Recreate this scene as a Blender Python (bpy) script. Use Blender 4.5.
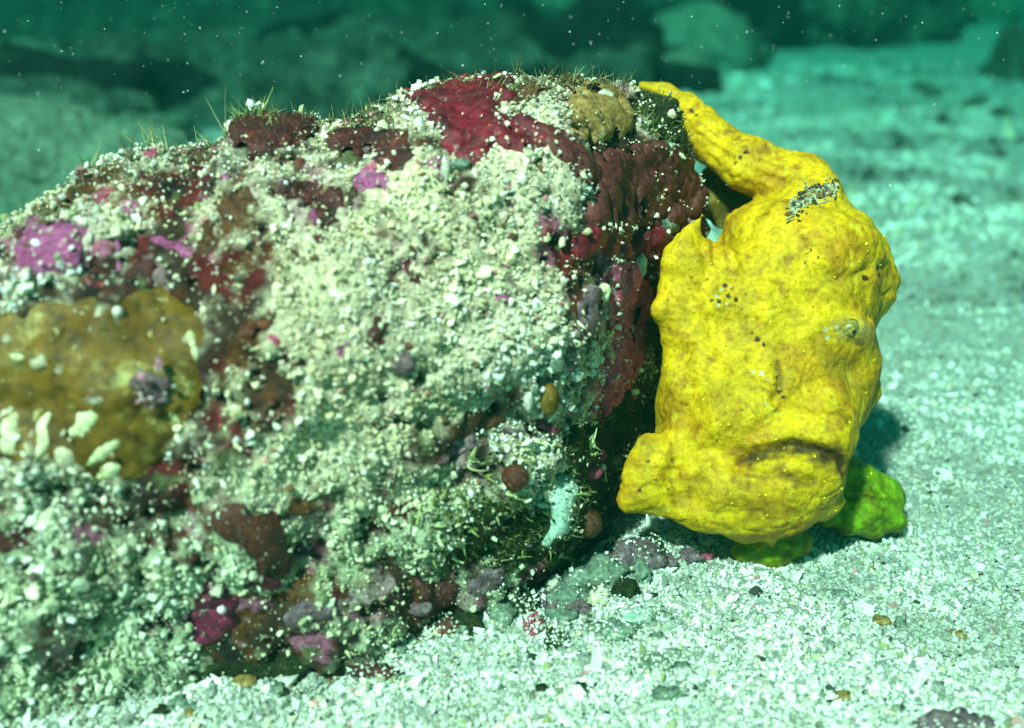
import bpy, math, random
import numpy as np
from mathutils import Vector
from mathutils.bvhtree import BVHTree

random.seed(7)
rng = np.random.default_rng(7)
S = bpy.context.scene
C = S.collection
for o in list(bpy.data.objects):
    bpy.data.objects.remove(o)

# ------------------------------------------------------------------ camera, water light, sun, exposure
W, H_PX = 1024, 728
FPX = 1100.0
PITCH = math.radians(21.0)
CAM_H = 0.34
cp, sp = math.cos(PITCH), math.sin(PITCH)
CAM = np.array([0.0, 0.0, CAM_H])
RV = np.array([1.0, 0, 0]); FV = np.array([0, cp, -sp]); UV = np.array([0, sp, cp])

cd = bpy.data.cameras.new('camera')
cam = bpy.data.objects.new('camera', cd); C.objects.link(cam)
cam.location = CAM; cam.rotation_euler = (math.pi / 2 - PITCH, 0, 0)
cd.sensor_width = 36.0; cd.lens = 36.0 * FPX / W
cd.clip_start = 0.01; cd.clip_end = 300
cd.dof.use_dof = True; cd.dof.focus_distance = 0.615; cd.dof.aperture_fstop = 4.4
S.camera = cam

SUN_TO = np.array([-0.32, -0.58, 0.75]); SUN_TO /= np.linalg.norm(SUN_TO)
world = bpy.data.worlds.new('World'); S.world = world; world.use_nodes = True
wt = world.node_tree; wt.nodes.clear()
wo = wt.nodes.new('ShaderNodeOutputWorld'); wb = wt.nodes.new('ShaderNodeBackground')
sky = wt.nodes.new('ShaderNodeTexSky'); sky.sky_type = 'NISHITA'; sky.sun_disc = False
sky.sun_elevation = math.asin(SUN_TO[2]); sky.sun_rotation = math.atan2(SUN_TO[0], SUN_TO[1])
wm = wt.nodes.new('ShaderNodeMix'); wm.data_type = 'RGBA'; wm.blend_type = 'MULTIPLY'
wm.inputs[0].default_value = 1.0
wm.inputs[7].default_value = (0.05, 1.0, 0.60, 1)     # the daylight has come down through green water
wt.links.new(sky.outputs[0], wm.inputs[6]); wt.links.new(wm.outputs[2], wb.inputs[0])
wb.inputs[1].default_value = 0.052
wt.links.new(wb.outputs[0], wo.inputs[0])

sd = bpy.data.lights.new('sun', 'SUN'); sd.energy = 5.0; sd.angle = math.radians(4.0); sd.color = (1.0, 0.83, 0.71)
sun = bpy.data.objects.new('sun', sd); C.objects.link(sun)
sun.rotation_euler = Vector(SUN_TO).to_track_quat('Z', 'Y').to_euler()

S.view_settings.view_transform = 'Standard'; S.view_settings.look = 'None'
S.view_settings.exposure = 1.25; S.view_settings.gamma = 1.0; S.view_settings.use_curve_mapping = False
S.render.engine = 'CYCLES'
S.cycles.use_denoising = True
S.cycles.volume_bounces = 1
S.cycles.max_bounces = 6

# ------------------------------------------------------------------ coordinates
def ray(px, py):
    return FV + RV * ((px - 512) / FPX) + UV * ((364 - py) / FPX)
def at_depth(px, py, d):
    return CAM + ray(px, py) * d
def at_y(px, py, y):
    r = ray(px, py); return CAM + r * (y / r[1])
def at_ground(px, py, z=0.0):
    r = ray(px, py); return CAM + r * ((z - CAM_H) / r[2])
def project(P):
    q = np.asarray(P) - CAM
    d = q @ FV
    return 512 + FPX * (q @ RV) / d, 364 - FPX * (q @ UV) / d, d

# ------------------------------------------------------------------ numeric helpers
def _hash(ix, iy, iz, seed):
    n = (ix.astype(np.int64) * 374761393 + iy.astype(np.int64) * 668265263 + iz.astype(np.int64) * 2147483647 + seed * 1274126177) & 0xffffffff
    n = ((n ^ (n >> 13)) * 1274126177) & 0xffffffff
    n = ((n ^ (n >> 16)) * 2246822519) & 0xffffffff
    return ((n ^ (n >> 15)) & 0xffffff) / float(0xffffff)
def vnoise(P, scale, seed=0):
    p = np.asarray(P) / scale
    i = np.floor(p).astype(np.int64); f = p - i
    u = f * f * (3 - 2 * f)
    r = 0
    for dx in (0, 1):
        for dy in (0, 1):
            for dz in (0, 1):
                w = (u[..., 0] if dx else 1 - u[..., 0]) * (u[..., 1] if dy else 1 - u[..., 1]) * (u[..., 2] if dz else 1 - u[..., 2])
                r = r + w * _hash(i[..., 0] + dx, i[..., 1] + dy, i[..., 2] + dz, seed)
    return r * 2 - 1
def fbm(P, scale, seed=0, oct=3, gain=0.5):
    r, a, t = 0, 1.0, 0
    for k in range(oct):
        r = r + a * vnoise(P, scale / 2 ** k, seed + 31 * k); t += a; a *= gain
    return r / t
def sstep(a, b, x):
    t = np.clip((x - a) / (b - a), 0, 1); return t * t * (3 - 2 * t)
def poly_sdf(P, poly):
    poly = np.asarray(poly, float); P = np.asarray(P, float)
    d2 = np.full(len(P), 1e18); inside = np.zeros(len(P), bool)
    n = len(poly)
    for a in range(n):
        A = poly[a]; B = poly[(a + 1) % n]; e = B - A; w = P - A
        t = np.clip((w @ e) / max(e @ e, 1e-12), 0, 1)
        q = w - t[:, None] * e
        d2 = np.minimum(d2, (q * q).sum(1))
        c = ((A[1] > P[:, 1]) != (B[1] > P[:, 1]))
        with np.errstate(divide='ignore', invalid='ignore'):
            xx = A[0] + (P[:, 1] - A[1]) / (B[1] - A[1] + 1e-15) * e[0]
        inside ^= c & (P[:, 0] < xx)
    d = np.sqrt(d2)
    return np.where(inside, -d, d)
def polyline_dist(P, line):
    line = np.asarray(line, float); best = np.full(len(P), 1e9)
    for a in range(len(line) - 1):
        A = line[a]; e = line[a + 1] - A; w = P - A
        t = np.clip((w @ e) / max(e @ e, 1e-12), 0, 1)
        q = w - t[:, None] * e
        best = np.minimum(best, np.sqrt((q * q).sum(1)))
    return best

def surface_net(f, origin, h):
    nx, ny, nz = f.shape
    s = f < 0
    cs = [(0,0,0),(1,0,0),(0,1,0),(1,1,0),(0,0,1),(1,0,1),(0,1,1),(1,1,1)]
    cnt = np.zeros((nx-1, ny-1, nz-1), np.int8)
    for (a, b, c) in cs:
        cnt += s[a:nx-1+a, b:ny-1+b, c:nz-1+c]
    act = (cnt > 0) & (cnt < 8)
    I = np.argwhere(act)
    vid = np.full(act.shape, -1, np.int64); vid[act] = np.arange(len(I))
    acc = np.zeros((len(I), 3)); num = np.zeros(len(I))
    for a in range(8):
        for b in range(a + 1, 8):
            da = np.array(cs[b]) - np.array(cs[a])
            if np.abs(da).sum() != 1: continue
            fa = f[I[:,0]+cs[a][0], I[:,1]+cs[a][1], I[:,2]+cs[a][2]]
            fb = f[I[:,0]+cs[b][0], I[:,1]+cs[b][1], I[:,2]+cs[b][2]]
            m = (fa < 0) != (fb < 0)
            t = np.where(m, fa / np.where(m, fa - fb, 1), 0)
            p = np.array(cs[a])[None, :] + t[:, None] * da[None, :]
            acc[m] += p[m]; num[m] += 1
    V = (I + acc / num[:, None]) * h + origin
    faces = []
    for ax in range(3):
        o1, o2 = [(1, 2), (2, 0), (0, 1)][ax]
        lo = [slice(None)] * 3; hi = [slice(None)] * 3
        lo[ax] = slice(0, -1); hi[ax] = slice(1, None)
        cross = s[tuple(lo)] != s[tuple(hi)]
        E = np.argwhere(cross)
        ok = (E[:, o1] > 0) & (E[:, o2] > 0) & (E[:, o1] < f.shape[o1]-1) & (E[:, o2] < f.shape[o2]-1)
        E = E[ok]
        def g(d1, d2):
            q = E.copy(); q[:, o1] += d1; q[:, o2] += d2
            return vid[q[:,0], q[:,1], q[:,2]]
        Q = np.stack([g(-1,-1), g(0,-1), g(0,0), g(-1,0)], 1)
        ins = s[E[:,0], E[:,1], E[:,2]]
        Q[~ins] = Q[~ins][:, ::-1]
        faces.append(Q)
    F = np.concatenate(faces)
    return V, F[(F >= 0).all(1)]

def mesh_np(name, V, F, mat=None, col=None, smooth=True):
    me = bpy.data.meshes.new(name)
    V = np.asarray(V, np.float32); F = np.asarray(F, np.int32)
    k = F.shape[1]
    me.vertices.add(len(V)); me.vertices.foreach_set('co', V.ravel())
    me.loops.add(F.size); me.loops.foreach_set('vertex_index', F.ravel())
    me.polygons.add(len(F)); me.polygons.foreach_set('loop_start', np.arange(0, F.size, k, dtype=np.int32))
    me.polygons.foreach_set('use_smooth', np.full(len(F), smooth, bool))
    me.update(calc_edges=True); me.validate()
    if col is not None:
        a = me.color_attributes.new('Col', 'FLOAT_COLOR', 'POINT')
        a.data.foreach_set('color', np.concatenate([col, np.ones((len(col), 1))], 1).astype(np.float32).ravel())
    if mat: me.materials.append(mat)
    return me
def subdivided(V, F, levels=1):
    me = mesh_np('tmp', V, F)
    o = bpy.data.objects.new('tmp', me); C.objects.link(o)
    m = o.modifiers.new('s', 'SUBSURF'); m.levels = levels
    dg = bpy.context.evaluated_depsgraph_get()
    ev = o.evaluated_get(dg).to_mesh()
    n = len(ev.vertices); v = np.empty(n * 3, np.float32); ev.vertices.foreach_get('co', v)
    fl = np.empty(len(ev.loops), np.int32); ev.loops.foreach_get('vertex_index', fl)
    o.evaluated_get(dg).to_mesh_clear()
    bpy.data.objects.remove(o); bpy.data.meshes.remove(me)
    return v.reshape(-1, 3).astype(float), fl.reshape(-1, 4)
def vnormals(V, F):
    a = V[F[:, 2]] - V[F[:, 0]]; b = V[F[:, 3 % F.shape[1] if F.shape[1] == 4 else 1]] - V[F[:, 1 if F.shape[1] == 4 else 0]]
    n = np.cross(a, b)
    if F.shape[1] == 3: n = np.cross(V[F[:, 1]] - V[F[:, 0]], V[F[:, 2]] - V[F[:, 0]])
    N = np.zeros_like(V)
    for k in range(F.shape[1]): np.add.at(N, F[:, k], n)
    return N / np.maximum(np.linalg.norm(N, axis=1, keepdims=True), 1e-12)

# ------------------------------------------------------------------ objects
def obj(name, me, parent=None, **props):
    o = bpy.data.objects.new(name, me); C.objects.link(o)
    if parent is not None:
        o.parent = parent
        p = parent; off = Vector((0, 0, 0))
        while p is not None: off += p.location; p = p.parent
        o.location = -off
    for k, v in props.items(): o[k] = v
    return o
def thing(name, loc, label, cat, group=None):
    o = bpy.data.objects.new(name, None); C.objects.link(o); o.location = loc
    o['label'] = label; o['category'] = cat
    if group: o['group'] = group
    return o

# ------------------------------------------------------------------ materials
def new_mat(name):
    m = bpy.data.materials.new(name); m.use_nodes = True
    nt = m.node_tree; b = nt.nodes['Principled BSDF']
    return m, nt, b
def N_(nt, kind, **kw):
    n = nt.nodes.new(kind)
    for k, v in kw.items(): setattr(n, k, v)
    return n
def noise_node(nt, scale, detail=4, rough=0.6, coord='Object'):
    tc = N_(nt, 'ShaderNodeTexCoord'); n = N_(nt, 'ShaderNodeTexNoise')
    n.inputs['Scale'].default_value = scale; n.inputs['Detail'].default_value = detail; n.inputs['Roughness'].default_value = rough
    nt.links.new(tc.outputs[coord], n.inputs['Vector'])
    return n
def ramp(nt, src, stops):
    r = N_(nt, 'ShaderNodeValToRGB'); e = r.color_ramp.elements
    while len(e) < len(stops): e.new(0.5)
    for k, (p, c) in enumerate(stops):
        e[k].position = p; e[k].color = (*c, 1) if len(c) == 3 else c
    nt.links.new(src, r.inputs[0]); return r
def bump(nt, b, src, strength, dist):
    bn = N_(nt, 'ShaderNodeBump'); bn.inputs['Strength'].default_value = strength; bn.inputs['Distance'].default_value = dist
    nt.links.new(src, bn.inputs['Height']); nt.links.new(bn.outputs[0], b.inputs['Normal'])
def mat_vcol(name, rough=0.75, mott=0.25, scale=250, spec=0.3, sss=0.0, bmp=(0.4, 0.001), sssr=(0.01, 0.005, 0.002), bscale=None):
    m, nt, b = new_mat(name)
    at = N_(nt, 'ShaderNodeVertexColor', layer_name='Col')
    n = noise_node(nt, scale)
    r = ramp(nt, n.outputs[0], [(0.3, (1 - mott,) * 3), (0.7, (1 + mott,) * 3)])
    mx = N_(nt, 'ShaderNodeMix', data_type='RGBA', blend_type='MULTIPLY'); mx.inputs[0].default_value = 1
    nt.links.new(at.outputs[0], mx.inputs[6]); nt.links.new(r.outputs[0], mx.inputs[7])
    nt.links.new(mx.outputs[2], b.inputs['Base Color'])
    b.inputs['Roughness'].default_value = rough; b.inputs['Specular IOR Level'].default_value = spec
    if sss:
        b.inputs['Subsurface Weight'].default_value = sss
        b.inputs['Subsurface Radius'].default_value = sssr; b.inputs['Subsurface Scale'].default_value = 1.0
    if bmp:
        src = noise_node(nt, bscale, 5, 0.65).outputs[0] if bscale else n.outputs[0]
        bump(nt, b, src, *bmp)
    return m
def mat_crust(name, c1, c2, c3=None, scale=90, rough=0.55, spec=0.4, bs=(0.6, 0.0015), speck=0.5, sc=(0.62, 0.60, 0.46)):
    m, nt, b = new_mat(name)
    n = noise_node(nt, scale, 8, 0.72)
    r = ramp(nt, n.outputs[0], [(0.34, c1), (0.56, c2)] + ([(0.70, c3)] if c3 else []))
    n2 = noise_node(nt, scale * 4.5, 5, 0.7)
    dk = ramp(nt, n2.outputs[0], [(0.36, (0.25, 0.25, 0.25)), (0.52, (1, 1, 1)), (0.68, (1.35, 1.35, 1.35))])
    mx = N_(nt, 'ShaderNodeMix', data_type='RGBA', blend_type='MULTIPLY'); mx.inputs[0].default_value = 0.8
    nt.links.new(r.outputs[0], mx.inputs[6]); nt.links.new(dk.outputs[0], mx.inputs[7])
    n3 = noise_node(nt, scale * 7.0, 3, 0.6)
    sp_ = ramp(nt, n3.outputs[0], [(0.63, (0, 0, 0)), (0.70, (speck,) * 3)])
    m2 = N_(nt, 'ShaderNodeMix', data_type='RGBA'); m2.inputs[7].default_value = (*sc, 1)
    nt.links.new(sp_.outputs[0], m2.inputs[0]); nt.links.new(mx.outputs[2], m2.inputs[6])
    nt.links.new(m2.outputs[2], b.inputs['Base Color'])
    bump(nt, b, n2.outputs[0], min(1.0, bs[0] * 1.5), bs[1])
    b.inputs['Roughness'].default_value = rough; b.inputs['Specular IOR Level'].default_value = spec
    return m

M = {}
M['sand'] = mat_crust('sand', (0.34, 0.37, 0.32), (0.58, 0.63, 0.55), (0.72, 0.76, 0.67), 160, 0.85, 0.2, (0.9, 0.003))
M['grain'] = mat_vcol('grain', 0.7, 0.18, 500, 0.35, bmp=None)
M['skin'] = mat_vcol('skin', 0.55, 0.32, 75, 0.22, 0.12, (0.9, 0.0013), (0.010, 0.005, 0.001), 330)
m = M['skin']; nt = m.node_tree; b = nt.nodes['Principled BSDF']
lk = b.inputs['Base Color'].links[0].from_socket
nf = noise_node(nt, 330, 6, 0.75); rf = ramp(nt, nf.outputs[0], [(0.34, (0.45, 0.36, 0.4)), (0.5, (0.95, 0.93, 0.9)), (0.66, (1.15, 1.2, 1.2))])
mf = N_(nt, 'ShaderNodeMix', data_type='RGBA', blend_type='MULTIPLY'); mf.inputs[0].default_value = 0.75
nt.links.new(lk, mf.inputs[6]); nt.links.new(rf.outputs[0], mf.inputs[7]); nt.links.new(mf.outputs[2], b.inputs['Base Color'])
M['rock'] = mat_vcol('rock', 0.8, 0.55, 300, 0.25, bmp=(1.0, 0.0022), bscale=420)
M['red'] = mat_crust('red_sponge', (0.035, 0.002, 0.005), (0.20, 0.004, 0.018), (0.34, 0.02, 0.04), 60, 0.5, 0.4, (0.6, 0.0015), 0.2)
M['redbrown'] = mat_crust('red_brown_sponge', (0.06, 0.006, 0.009), (0.13, 0.028, 0.022), (0.22, 0.09, 0.065), 60, 0.55, 0.35, (0.6, 0.0015), 0.25)
M['darkred'] = mat_crust('maroon_crust', (0.012, 0.003, 0.003), (0.09, 0.010, 0.008), (0.24, 0.06, 0.03), 80, 0.5, 0.4)
M['crimson'] = mat_crust('crimson_crust', (0.05, 0.003, 0.015), (0.23, 0.008, 0.06), (0.40, 0.09, 0.2), 80, 0.5, 0.4)
M['pink'] = mat_crust('pink_algae', (0.20, 0.022, 0.09), (0.42, 0.10, 0.27), (0.68, 0.50, 0.56), 110, 0.6, 0.3)
M['pinkred'] = mat_crust('pink_red_algae', (0.30, 0.015, 0.07), (0.55, 0.11, 0.20), (0.74, 0.54, 0.55), 150, 0.6, 0.3)
M['rust'] = mat_crust('rust_sponge', (0.03, 0.005, 0.003), (0.11, 0.02, 0.005), (0.18, 0.05, 0.012), 80, 0.5, 0.4)
M['brown'] = mat_crust('brown_crust', (0.02, 0.008, 0.003), (0.11, 0.035, 0.006), (0.2, 0.09, 0.02), 80, 0.55, 0.4)
M['olive'] = mat_crust('olive_coral', (0.085, 0.045, 0.003), (0.16, 0.09, 0.008), (0.42, 0.38, 0.13), 26, 0.6, 0.25, (0.5, 0.0012), 0.6, (0.5, 0.48, 0.2))
M['tan'] = mat_crust('tan_coral', (0.20, 0.12, 0.03), (0.34, 0.21, 0.055), (0.62, 0.55, 0.33), 65, 0.6, 0.3, (0.8, 0.0015))
M['pale'] = mat_crust('pale_lobe', (0.50, 0.50, 0.22), (0.72, 0.74, 0.46), (0.80, 0.80, 0.58), 80, 0.6, 0.3, (0.2, 0.001))
M['paleteal'] = mat_crust('pale_green_sponge', (0.30, 0.52, 0.42), (0.52, 0.72, 0.60), None, 120, 0.6, 0.3)
M['greypink'] = mat_crust('grey_pink_crust', (0.06, 0.03, 0.04), (0.28, 0.18, 0.21), (0.66, 0.60, 0.56), 170, 0.65, 0.3, (0.9, 0.002))
M['greygreen'] = mat_crust('grey_green_crust', (0.06, 0.10, 0.07), (0.22, 0.30, 0.22), (0.5, 0.56, 0.42), 110, 0.7, 0.3)
M['moss'] = mat_crust('dark_moss', (0.008, 0.014, 0.006), (0.03, 0.05, 0.012), (0.09, 0.11, 0.03), 130, 0.8, 0.2, (1, 0.003))
M['algae'] = mat_vcol('algae', 0.6, 0.1, 200, 0.3, bmp=None)
M['reef'] = mat_crust('reef', (0.014, 0.020, 0.016), (0.13, 0.16, 0.12), (0.46, 0.50, 0.38), 13, 0.85, 0.2, (1.0, 0.02))
M['reefpale'] = mat_crust('reef_pale', (0.22, 0.28, 0.20), (0.44, 0.50, 0.36), (0.62, 0.66, 0.50), 22, 0.85, 0.2, (1.0, 0.02))
M['reefdark'] = mat_crust('reef_dark', (0.004, 0.006, 0.006), (0.022, 0.03, 0.026), (0.09, 0.12, 0.085), 22, 0.85, 0.2, (1.0, 0.03))
M['shell'] = mat_crust('shell', (0.42, 0.42, 0.34), (0.66, 0.65, 0.54), (0.78, 0.76, 0.68), 120, 0.5, 0.4, (0.4, 0.001))
m, nt, b = new_mat('eye'); b.inputs['Base Color'].default_value = (0.20, 0.21, 0.13, 1); b.inputs['Roughness'].default_value = 0.35
nz = noise_node(nt, 420, 4); rr = ramp(nt, nz.outputs[0], [(0.35, (0.10, 0.07, 0.01)), (0.65, (0.40, 0.32, 0.06))]); nt.links.new(rr.outputs[0], b.inputs['Base Color']); M['eye'] = m
m, nt, b = new_mat('pupil'); b.inputs['Base Color'].default_value = (0.008, 0.008, 0.008, 1); b.inputs['Roughness'].default_value = 0.08; M['pupil'] = m

# ------------------------------------------------------------------ the setting: sand bed
BASE_LINE = np.array([at_ground(a, b)[:2] for a, b in [(-250, 790), (100, 722), (260, 690), (420, 645), (520, 618), (600, 594), (640, 570)]])
def ground_z(P):
    x, y = P[..., 0], P[..., 1]
    Q = np.stack([x, y, np.zeros_like(x)], -1)
    d = np.hypot(x, y)
    z = 0.010 * fbm(Q, 0.12, 5, 3) + 0.0042 * fbm(Q, 0.028, 9, 2)
    z = z + 0.022 * fbm(Q, 0.35, 15, 3) * sstep(0.9, 1.8, d)
    # a shallow gravel ledge under the fish's side of the rock and a slow rise far behind
    z = z + 0.10 * sstep(3.2, 6.0, y) + 0.15 * fbm(Q, 1.5, 21, 3) * sstep(3, 5, y)
    base = polyline_dist(np.stack([x.ravel(), y.ravel()], 1), BASE_LINE).reshape(x.shape)
    z = z + 0.012 * np.exp(-(base / 0.030) ** 2) * (0.7 + 0.6 * fbm(Q, 0.03, 61, 2))
    z = z - 0.004 * np.exp(-((x - 0.16) ** 2 + (y - 0.60) ** 2) / 0.004)
    return z
def axis(vals):
    out = [vals[0][0]]
    for a, b, st in vals:
        n = max(1, int(round((b - a) / st))); out += list(np.linspace(a, b, n + 1)[1:])
    return np.array(out)
gx = axis([(-30, -6, 3), (-6, -1.5, .15), (-1.5, -.5, .02), (-.5, .6, .005), (.6, 1.6, .02), (1.6, 6, .15), (6, 30, 3)])
gy = axis([(-20, -1, 2), (-1, .25, .08), (.25, 1.3, .005), (1.3, 3.5, .02), (3.5, 8, .1), (8, 40, 3)])
GX, GY = np.meshgrid(gx, gy, indexing='ij')
P = np.stack([GX, GY, np.zeros_like(GX)], -1); P[..., 2] = ground_z(P)
nx_, ny_ = GX.shape
idx = np.arange(nx_ * ny_).reshape(nx_, ny_)
F = np.stack([idx[:-1, :-1], idx[1:, :-1], idx[1:, 1:], idx[:-1, 1:]], -1).reshape(-1, 4)
obj('sand_bed', mesh_np('sand_bed', P.reshape(-1, 3), F, M['sand']), kind='structure', label='pale coarse sand sea floor')
def gz(x, y): return float(ground_z(np.array([[x, y, 0.0]]))[0])

# ------------------------------------------------------------------ grain clouds
_t = (1 + 5 ** 0.5) / 2
ICO_V = np.array([(-1,_t,0),(1,_t,0),(-1,-_t,0),(1,-_t,0),(0,-1,_t),(0,1,_t),(0,-1,-_t),(0,1,-_t),(_t,0,-1),(_t,0,1),(-_t,0,-1),(-_t,0,1)]) / math.hypot(1, _t)
ICO_F = np.array([(0,11,5),(0,5,1),(0,1,7),(0,7,10),(0,10,11),(1,5,9),(5,11,4),(11,10,2),(10,7,6),(7,1,8),(3,9,4),(3,4,2),(3,2,6),(3,6,8),(3,8,9),(4,9,5),(2,4,11),(6,2,10),(8,6,7),(9,8,1)])
OCT_V = np.array([(1,0,0),(-1,0,0),(0,1,0),(0,-1,0),(0,0,1),(0,0,-1)], float)
OCT_F = np.array([(0,2,4),(2,1,4),(1,3,4),(3,0,4),(2,0,5),(1,2,5),(3,1,5),(0,3,5)])
def rand_rot(n):
    q = rng.normal(size=(n, 4)); q /= np.linalg.norm(q, axis=1, keepdims=True)
    w, x, y, z = q.T
    return np.stack([np.stack([1-2*(y*y+z*z), 2*(x*y-z*w), 2*(x*z+y*w)], -1),
                     np.stack([2*(x*y+z*w), 1-2*(x*x+z*z), 2*(y*z-x*w)], -1),
                     np.stack([2*(x*z-y*w), 2*(y*z+x*w), 1-2*(x*x+y*y)], -1)], 1)
def grain_mesh(name, P, R, col, mat, base='ico', aniso=0.45, jit=0.22, smooth=False):
    bv, bf = (ICO_V, ICO_F) if base == 'ico' else (OCT_V, OCT_F)
    n = len(P)
    v = np.repeat(bv[None], n, 0) * (1 + jit * rng.normal(size=(n, len(bv), 1)))
    sc = np.exp(aniso * rng.normal(size=(n, 1, 3)))
    v = v * sc * R[:, None, None]
    v = np.einsum('nij,nkj->nki', rand_rot(n), v) + P[:, None, :]
    f = (bf[None] + (np.arange(n) * len(bv))[:, None, None]).reshape(-1, 3)
    return mesh_np(name, v.reshape(-1, 3), f, mat, np.repeat(col, len(bv), 0), smooth)
def pick_cols(n, table, jitter=0.12):
    w = np.array([t[0] for t in table], float); w /= w.sum()
    k = rng.choice(len(table), n, p=w)
    c = np.array([t[1] for t in table])[k]
    return np.clip(c * np.exp(jitter * rng.normal(size=(n, 1))), 0.003, 0.86)
SAND_COLS = [(36, (0.72, 0.73, 0.64)), (24, (0.60, 0.63, 0.54)), (14, (0.80, 0.80, 0.74)), (9, (0.42, 0.45, 0.36)), (6, (0.60, 0.54, 0.36)),
             (5, (0.20, 0.22, 0.15)), (3.0, (0.03, 0.035, 0.03)), (1.2, (0.50, 0.26, 0.25)), (3, (0.30, 0.34, 0.14))]
def sand_points(n, ylo, yhi, pw, xspread):
    u = rng.random(n)
    if pw == 1: y = ylo * (yhi / ylo) ** u
    else: a = 1 - pw; y = (ylo ** a + u * (yhi ** a - ylo ** a)) ** (1 / a)
    x = (rng.random(n) * 2 - 1) * xspread * np.sqrt(y * y + CAM_H ** 2) + 0.02
    P = np.stack([x, y, np.zeros(n)], 1); P[:, 2] = ground_z(P)
    return P
def sand(name, n, ylo, yhi, rlo, rhi, base, xs=0.56, grow=0.0, xmin=-9):
    P = sand_points(n, ylo, yhi, 2, xs); P = P[P[:, 0] > xmin]; n = len(P)
    r = np.exp(rng.uniform(math.log(rlo), math.log(rhi), n)) * (1 + grow * (P[:, 1] - ylo))
    clump = fbm(P, 0.05, 77, 2)
    P[:, 2] += r * rng.uniform(-0.2, 0.55, n)
    return P, r, clump
P1, r1, c1 = sand('near', 104000, 0.36, 1.05, 0.00048, 0.0012, 'ico', 0.56, 0.5)
P1b, r1b, c1b = sand('nearbig', 6000, 0.36, 1.1, 0.0013, 0.0028, 'ico', 0.56, 0.4)
PP = np.concatenate([P1, P1b]); RR = np.concatenate([r1, r1b]); CL = np.concatenate([c1, c1b])
col = pick_cols(len(PP), SAND_COLS) * np.clip(1.06 + 0.40 * CL + 0.42 * fbm(PP, 0.02, 78, 2), 0.3, 1.25)[:, None]
obj('sand_grains', grain_mesh('sand_grains', PP, RR, col, M['grain'], 'oct', 0.35, 0.25), kind='stuff', label='coarse white and grey sand grains of the sea floor')
P2, r2, c2 = sand('far', 24000, 1.05, 3.4, 0.0016, 0.0040, 'oct', 0.56, 0.9, -0.3)
col = pick_cols(len(P2), SAND_COLS) * np.clip(0.72 + 0.35 * c2 + 1.0 * fbm(P2, 0.14, 88, 3), 0.08, 1.15)[:, None]  # patchy gravel tone, darkened overall to paint in the strobe's falloff
obj('far_sand_grains', grain_mesh('far_sand_grains', P2, r2, col, M['grain'], 'oct'), kind='stuff', label='coarse gravel of the distant sea floor')

# ------------------------------------------------------------------ the encrusted rock
def YC(X): return 0.612 + 0.42 * (X + 0.047)
OUT = [(-330, 430), (-250, 310), (-120, 262), (0, 236), (25, 224), (60, 192), (100, 168), (150, 153), (212, 152), (236, 124), (290, 120), (330, 128), (385, 114), (410, 99),
       (470, 94), (530, 86), (580, 84), (628, 98), (664, 116), (680, 138), (686, 165), (696, 200), (698, 240), (690, 262), (672, 320), (672, 352), (668, 400),
       (650, 436), (622, 470), (604, 520), (602, 560)]
pts = []
for (px, py) in OUT:
    y = 0.62
    for _ in range(6):
        p = at_y(px, py, y); y = YC(p[0])
    pts.append((p[0], p[2]))
pts += [(pts[-1][0] + 0.01, -0.10), (pts[0][0] - 0.05, -0.10)]
POLY = np.array(pts)
h = 0.0036
ox, oy, oz = POLY[:, 0].min() - 0.03, 0.17, -0.06
dims = (int((POLY[:, 0].max() + 0.03 - ox) / h), int((0.86 - oy) / h), int((0.32 - oz) / h))
xs = ox + h * np.arange(dims[0]); ys = oy + h * np.arange(dims[1]); zs = oz + h * np.arange(dims[2])
XX, ZZ = np.meshgrid(xs, zs, indexing='ij')
t = -poly_sdf(np.stack([XX.ravel(), ZZ.ravel()], 1), POLY).reshape(XX.shape)
T = np.where(t > 0, 0.140 * (1 - np.clip(1 - t / 0.13, 0, 1) ** 2.3) ** 0.5, t * 1.5)
T = T * (1 - 0.60 * sstep(0.02, 0.10, XX) * sstep(0.0, 0.09, ZZ) * (t > 0))
# a slab-like upper right corner that overhangs a dark cleft, and a hollow at the foot of the right end
f = np.abs(ys[None, :, None] - YC(XX)[:, None, :]) - T[:, None, :]
GG = np.stack(np.meshgrid(xs, ys, zs, indexing='ij'), -1).astype(np.float32)
f = f + 0.015 * vnoise(GG, 0.085, 3) + 0.011 * vnoise(GG, 0.040, 4) + 0.0066 * vnoise(GG, 0.019, 6)
del GG
RVt, RFc = surface_net(f, np.array([ox, oy, oz]), h)
RVt, RFc = subdivided(RVt, RFc, 1)
Nn = vnormals(RVt, RFc)
RVt = RVt + Nn * (0.0042 * fbm(RVt, 0.010, 11, 2) + 0.0013 * vnoise(RVt, 0.005, 13))[:, None]
RN = vnormals(RVt, RFc)
RPX, RPY, RD = project(RVt)
RFRONT = ((CAM - RVt) * RN).sum(1) / np.linalg.norm(CAM - RVt, axis=1)
rock_base = (-0.06, 0.60, 0.0)
rock = thing('encrusted_rock', rock_base, 'large rock crusted with red sponge, pink algae and pale grit beside the yellow frogfish', 'rock')
def drift_at(P, px, py):
    """how thickly pale grit lies at a point: thick drifts on the middle of the face, thin on the shoulder, the ridge and low down"""
    clus = fbm(P, 0.040, 123, 5, 0.78)
    thick = np.exp(-((px - 390) / 190) ** 2 - ((py - 330) / 105) ** 2) + 0.8 * np.exp(-((px - 530) / 60) ** 2 - ((py - 190) / 45) ** 2)
    upl = sstep(290, 200, py) * sstep(500, 400, px)
    low = sstep(420, 520, py) * sstep(180, 360, px)
    rend = sstep(540, 620, px)
    return sstep(-0.12, 0.22, clus + 0.42 * np.clip(thick, 0, 1) + 0.02 - 0.02 * low + 0.0 * upl - 0.25 * rend)
def pits_at(P): return sstep(0.20, 0.40, fbm(P, 0.014, 777, 3, 0.65))
PIT = pits_at(RVt)
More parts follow.
